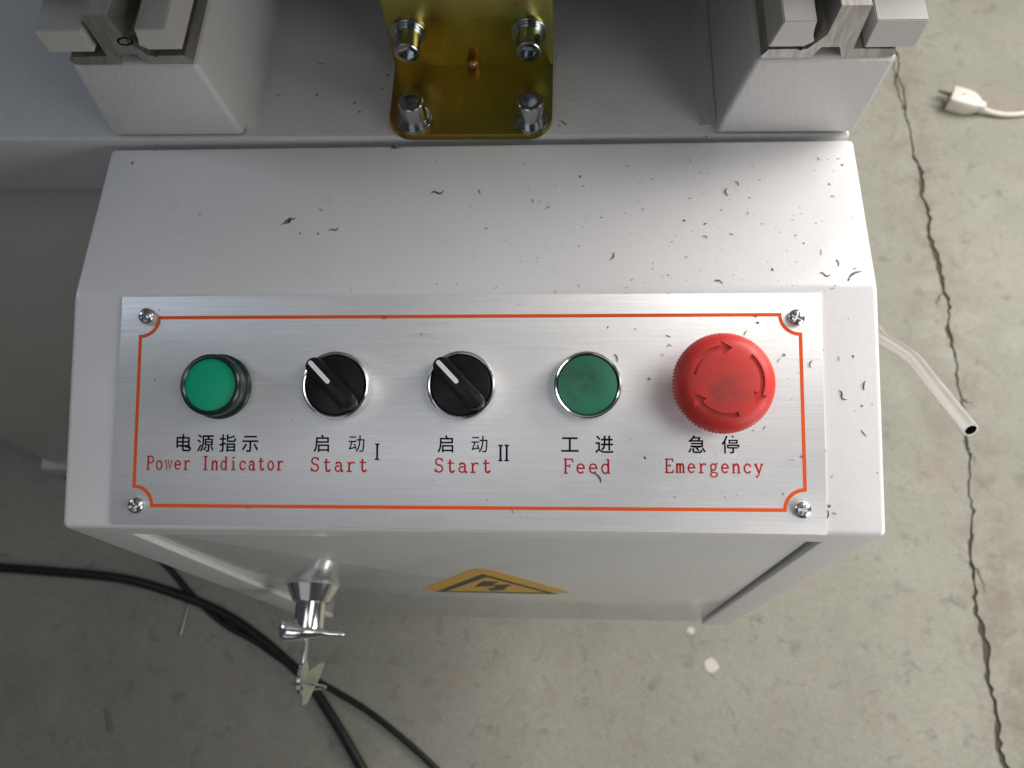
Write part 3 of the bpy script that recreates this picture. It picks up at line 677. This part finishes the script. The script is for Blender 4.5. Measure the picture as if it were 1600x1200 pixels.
# ------------------------------------------------------------------ tube beside the box
def tp_(px, py, d): return CAM_LOC + ray(px, py) * d
e0, e1, e2 = tp_(1340, 507, 520), tp_(1424, 557, 480), tp_(1517, 672, 425)
tb = [Vector((171, 158, -140)), e0, e0.lerp(e1, .5), e0.lerp(e1, .8), e1.lerp(e2, .06), e1.lerp(e2, .3), e1.lerp(e2, .65), e2]
sp = smooth_path(tb, 8); bm = bmesh.new()
ro = tube(bm, sp, 4.1, 20, caps=False)
d = (sp[-1] - sp[-2]).normalized()
inner = [bm.verts.new(sp[-1] + (v.co - sp[-1]) * .72) for v in ro[-1]]; deep = [bm.verts.new(v.co - d * 14) for v in inner]
for k in range(20):
    j = (k + 1) % 20
    bm.faces.new((ro[-1][k], ro[-1][j], inner[j], inner[k])); bm.faces.new((inner[k], inner[j], deep[j], deep[k])).material_index = 1
bm.faces.new(deep).material_index = 1; bm.faces.new(ro[0][::-1])
tag(obj('bent_tube', bm, ['tube', 'void'], None, ang=50), 'bare bent metal tube with open end sticking out beside the control box', 'tube')
# ------------------------------------------------------------------ plug on the floor
pc = onZ(1502, 156, -ZF + 14)
plg = tag(empty('power_plug', (pc.x, pc.y, -ZF)), 'white two-pin mains plug lying on the concrete floor', 'plug')
MPl = Matrix.Translation((pc.x, pc.y, -ZF)) @ Matrix.Rotation(math.radians(-24), 4, 'Z')
bm = bmesh.new()
secs = [(-15, 14, 22), (-13.8, 15, 23), (2, 15, 23), (12, 14, 22), (20, 11, 18), (26, 6.5, 13), (33, 5, 11)]
rings = []
for x, hw_, h in secs:
    z0 = (23 - h) * .5 + .3; rings.append([bm.verts.new((x, y, z)) for y, z in [(px_ * hw_ , z0 + h * .5 + pz_ * h * .5) for px_, pz_ in ((-1, -.7), (-.85, -1), (.85, -1), (1, -.7), (1, .7), (.85, 1), (-.85, 1), (-1, .7))]])
for a_, b_ in zip(rings, rings[1:]):
    for k in range(8): bm.faces.new((a_[k], a_[(k + 1) % 8], b_[(k + 1) % 8], b_[k]))
bm.faces.new(rings[0][::-1]); bm.faces.new(rings[-1])
obj('body', bm, 'plug', plg, MPl, ang=40)
for y in (-6.3, 6.3):
    bm = bmesh.new(); box(bm, (-33, y - .8, 8.8), (-14.8, y + .8, 15), .3, 1); obj('prong', bm, 'zinc', plg, MPl)
bm = bmesh.new(); lathe(bm, [(2.2, 22.6), (2.2, 23.45), (1.6, 23.6), (0, 23.6)], 16); obj('screw', bm, 'bolt', plg, MPl)
bm = bmesh.new(); tube(bm, smooth_path([MPl @ Vector(p) for p in ((28, 0, 11), (48, 2, 6), (80, 14, 4), (150, 60, 4), (260, 60, 4), (420, -30, 4))], 8), 3.6, 10); obj('cord', bm, 'plug', plg)
# ------------------------------------------------------------------ cables and nails on the floor
def cable(pts, r, label):
    bm = bmesh.new(); q = [onZ(x, y, -ZF + r) for x, y in pts]
    tube(bm, smooth_path(q, 8), r, 12); tag(obj('cable', bm, 'rubber', None, ang=60, recalc=True), label, 'cable', None)
cable([(-1500, 700), (-900, 790), (-480, 862), (-200, 880), (-60, 884), (80, 893), (200, 906), (300, 937), (355, 962), (400, 992), (445, 1030), (485, 1070), (530, 1138), (560, 1190), (620, 1290), (760, 1480), (1000, 1700)], 5.5, 'thick black cable sweeping across the shaded floor under the lock')
cable([(105, 742), (150, 796), (215, 845), (262, 886), (300, 930), (350, 975), (400, 1003), (460, 1044), (520, 1078), (570, 1108), (615, 1142), (680, 1200), (760, 1290), (900, 1420), (1180, 1640)], 3.6, 'thinner black cable crossing the thick one on the floor')
for px, qx, lab in (((297, 940), (283, 990), 'small steel pin lying beside the thick black cable'), ((167, 1110), (173, 1142), 'small steel pin lying alone on the shaded floor')):
    bm = bmesh.new(); a_, b_ = onZ(*px, -ZF + 2), onZ(*qx, -ZF + 2)
    tube(bm, [a_, a_.lerp(b_, .5), b_], 1.7, 8); d = (b_ - a_).normalized()
    tube(bm, [b_, b_ + d * 1.2], 2.0, 8)
    tag(obj('steel_pin', bm, 'zinc'), lab, 'pin')
# ------------------------------------------------------------------ metal chips
def chip_mesh(kind, rs):
    r = random.Random(rs); bm = bmesh.new(); pts = []
    if kind == 'curl':
        a = r.uniform(.9, 2.4); R_ = 1.0 / (2 * math.sin(min(a, PI) / 2)); pts = [Vector((R_ * math.cos(t * a / 7 - a / 2), R_ * math.sin(t * a / 7 - a / 2), .05 + .22 * math.sin(t * .45))) for t in range(8)]
    elif kind == 'squiggle':
        pts = [Vector((-.5 + t / 9, .16 * math.sin(t * 2 * PI / 9 + .4), .06 + .04 * math.sin(t))) for t in range(10)]
    elif kind == 'sliver':
        pts = [Vector((-.5 + t / 3, r.uniform(-.06, .06), .05)) for t in range(4)]
    else:
        for k in range(3):
            c = Vector((r.uniform(-.22, .22), r.uniform(-.18, .18), .1)); a = r.uniform(0, PI)
            q = [c + Vector((math.cos(a + t * .5) * (t - 1.5) * .2, math.sin(a + t * .5) * (t - 1.5) * .2, .03 * t)) for t in range(4)]
            tube(bm, q, lambda t: .075 * (1.1 - abs(2 * t - 1) * .6), 5)
    if pts: tube(bm, pts, lambda t: .068 * (1.15 - abs(2 * t - 1) ** 2 * .8), 5)
    c = sum((v.co for v in bm.verts), Vector()) / len(bm.verts)
    lo_ = min(v.co.z for v in bm.verts)
    for v in bm.verts: v.co = Vector(((v.co.x - c.x) * .001, (v.co.y - c.y) * .001, (v.co.z - lo_) * .001))
    finish(bm, 70); me = bpy.data.meshes.new('metal_chip'); bm.to_mesh(me); bm.free(); me.materials.append(M['chip']); return me
CH = {k: [chip_mesh(k, s * 7 + i) for s in range(3)] for i, k in enumerate(('curl', 'squiggle', 'sliver', 'crumb'))}
def surf(px, py):
    u, s = onP(px, py, 0)
    if s < LP - 1:
        up = PT if abs(u + .4) < 149 and s < 99 else 0
        u, s = onP(px, py, up); return P(u, s, up + .03), MP.to_3x3(), 'plate' if up else 'panel'
    v = onZ(px, py, ZT)
    if v.y < YB - 2 + SK * v.x: return v + Vector((0, 0, .03)), Matrix.Identity(3), 'top'
    n_ = RB @ Vector((0, 0, 1)); v = onplane(px, py, n_, n_.dot(MB @ Vector((0, 0, 0))))
    return v + n_ * .03, RB, 'bed'
LAB = {'plate': ('tiny dark metal chip lying on the brushed aluminium plate', 'metal chips on the aluminium plate'),
       'panel': ('tiny dark metal chip lying on the painted margin beside the plate', 'metal chips on the painted panel margin'),
       'top': ('tiny dark metal chip lying on the flat top of the control box', 'metal chips on the box top'),
       'bed': ('tiny dark metal chip lying on the machine bed', 'metal chips on the machine bed')}
def chip(px, py, size, kind='sliver', rot=None):
    p, R_, s = surf(px, py)
    o = bpy.data.objects.new('metal_chip', random.choice(CH[kind])); COL.objects.link(o)
    put(o, p); k = size * .27; o.scale = (k, k, min(k, 1.6))
    o.rotation_euler = (R_ @ Matrix.Rotation(math.radians(random.uniform(0, 360) if rot is None else rot), 3, 'Z')).to_euler()
    ad = {'curl': 'curled', 'squiggle': 'wavy', 'sliver': 'straight', 'crumb': 'crumpled'}[kind]
    tag(o, LAB[s][0].replace('tiny dark', 'tiny dark ' + ad), 'metal chip', ad + ' ' + LAB[s][1])
for a in [(451, 345, 22, 'crumb'), (445, 349, 14, 'sliver', 20), (456, 343, 16, 'sliver', 30), (243, 234, 11, 'sliver', 60), (207, 255, 9, 'crumb'), (312, 335, 7, 'sliver', 35), (501, 328, 9, 'sliver', -40), (469, 365, 6, 'crumb'), (497, 365, 7, 'crumb'), (522, 359, 16, 'squiggle', 25), (397, 283, 3, 'crumb'),
          (501, 100, 11, 'curl'), (435, 149, 9, 'sliver', 35), (495, 149, 9, 'crumb'), (554, 161, 10, 'crumb'), (400, 165, 10, 'curl'), (487, 164, 5, 'crumb'), (881, 192, 16, 'sliver', -40), (887, 109, 4, 'crumb'), (874, 196, 6, 'crumb'), (562, 175, 9, 'crumb'), (606, 118, 10, 'crumb'), (598, 140, 9, 'crumb'), (1104, 213, 7, 'crumb'),
          (615, 230, 18, 'crumb'), (622, 231, 12, 'sliver', 10), (682, 252, 7, 'sliver', -60), (819, 257, 5, 'sliver', 45), (906, 276, 8, 'crumb'), (867, 289, 4, 'crumb'), (684, 301, 22, 'squiggle', 15), (749, 300, 10, 'curl', 20), (832, 314, 9, 'sliver', -45), (856, 325, 9, 'curl'), (912, 291, 6, 'sliver', 10), (760, 257, 4, 'crumb'),
          (1079, 251, 6, 'curl'), (1094, 270, 5, 'crumb'), (1152, 287, 10, 'curl', 30), (1135, 300, 15, 'curl', 180), (1187, 281, 5, 'crumb'), (1078, 310, 6, 'curl'), (1127, 328, 5, 'crumb'), (1171, 309, 5, 'crumb'), (1069, 345, 8, 'crumb'), (1102, 350, 8, 'crumb'), (1169, 333, 6, 'curl'), (1191, 350, 4, 'crumb'), (1238, 344, 6, 'sliver', 45), (1279, 248, 7, 'curl', 200), (1310, 248, 9, 'sliver', 40), (1316, 258, 8, 'crumb'), (1272, 267, 5, 'sliver', 40), (1296, 288, 8, 'crumb'), (1301, 307, 7, 'curl', 80), (1143, 366, 7, 'squiggle', 10), (1283, 394, 11, 'sliver', 85), (1309, 411, 13, 'curl', 10), (1072, 402, 7, 'sliver', 35), (1207, 421, 8, 'crumb'), (1272, 220, 5, 'crumb'), (1336, 419, 8, 'curl', -60), (1243, 368, 5, 'crumb'), (1256, 380, 5, 'crumb'), (1102, 370, 9, 'curl', 80), (1335, 428, 24, 'curl', 120), (1326, 437, 9, 'crumb'), (1289, 429, 16, 'squiggle', -10), (1305, 446, 4, 'crumb'),
          (957, 401, 14, 'curl', -20), (760, 357, 6, 'crumb'), (868, 456, 7, 'sliver', 70), (840, 403, 4, 'crumb'), (987, 437, 7, 'sliver', 40), (1123, 440, 13, 'curl', 70), (1044, 430, 5, 'crumb'), (843, 315, 5, 'sliver', 0), (735, 323, 4, 'crumb'), (1020, 420, 4, 'crumb'), (940, 340, 5, 'crumb'), (1005, 327, 6, 'curl'), (1095, 424, 5, 'sliver', 60), (980, 260, 5, 'crumb'), (1020, 280, 6, 'curl'), (1050, 378, 6, 'sliver', 30), (905, 385, 4, 'crumb'), (775, 450, 6, 'sliver', 50), (683, 444, 5, 'sliver', -20), (713, 444, 4, 'crumb'), (549, 453, 4, 'crumb'), (905, 446, 5, 'curl'),
          (602, 496, 10, 'curl', -60), (659, 522, 6, 'curl'), (950, 511, 5, 'crumb'), (1044, 525, 8, 'sliver', -25), (1046, 540, 8, 'curl', 90), (1014, 592, 9, 'crumb'), (963, 559, 14, 'curl', 20), (985, 687, 5, 'sliver', 50), (1008, 715, 9, 'crumb'), (935, 746, 18, 'curl', 35), (801, 799, 9, 'sliver', -50), (762, 782, 4, 'crumb'), (993, 514, 4, 'crumb'),
          (1181, 494, 7, 'crumb'), (1184, 504, 8, 'crumb'), (1225, 555, 9, 'crumb'), (1217, 563, 7, 'curl'), (1267, 568, 12, 'curl', 160), (1311, 560, 7, 'curl', 180), (1333, 557, 7, 'crumb'), (1316, 618, 18, 'squiggle', -50), (1350, 602, 15, 'curl', 170), (1347, 634, 6, 'crumb'), (1363, 632, 4, 'crumb'), (1350, 677, 13, 'sliver', -50), (1371, 739, 4, 'crumb'), (1300, 745, 5, 'sliver', 60), (1295, 791, 9, 'crumb'), (1304, 802, 7, 'squiggle', 5), (1293, 803, 14, 'curl', 0), (1252, 714, 7, 'crumb'), (1224, 772, 5, 'crumb'), (1177, 673, 6, 'sliver', 35), (1195, 668, 7, 'curl', 140), (1133, 777, 5, 'sliver', -50), (1054, 777, 4, 'crumb'), (1236, 718, 5, 'sliver', 20), (1035, 554, 5, 'sliver', -20), (1165, 520, 9, 'curl', 150), (1286, 547, 4, 'crumb'), (1290, 705, 4, 'crumb'),
          (249, 484, 4, 'crumb'), (242, 594, 5, 'crumb'), (457, 656, 4, 'crumb'), (236, 756, 4, 'crumb'), (388, 794, 6, 'sliver', 15)]:
    chip(*a)
# the finest dust, far too small to tell apart
bm = bmesh.new()
rd = random.Random(3)
for k in range(520):
    px = 180 + 1160 * rd.random() ** .55; py = rd.uniform(232, 815)
    if py > 462 and rd.random() < .55: continue
    if any((px - cx) ** 2 + (py - 600) ** 2 < rr ** 2 for cx, rr in ((335, 85), (524, 75), (721, 75), (918, 75), (1130, 100))): continue
    p, R_, s = surf(px, py)
    if s == 'bed': continue
    k_ = rd.uniform(.12, .36); a = rd.uniform(0, PI)
    q = [Vector((math.cos(a + t) * k_ * rd.uniform(.5, 1.3), math.sin(a + t) * k_ * rd.uniform(.35, 1.), 0)) for t in (0, 1.6, 3.1, 4.6)]
    b_ = [bm.verts.new(p + R_ @ v) for v in q]; t_v = bm.verts.new(p + R_ @ Vector((0, 0, k_ * .6)))
    for i in range(4): bm.faces.new((b_[i], b_[(i + 1) % 4], t_v))
tag(obj('metal_dust', bm, 'chip', None, origin=(0, 80, ZT)), 'fine dark metal dust scattered over the box top and plate', 'metal dust', kind='stuff')
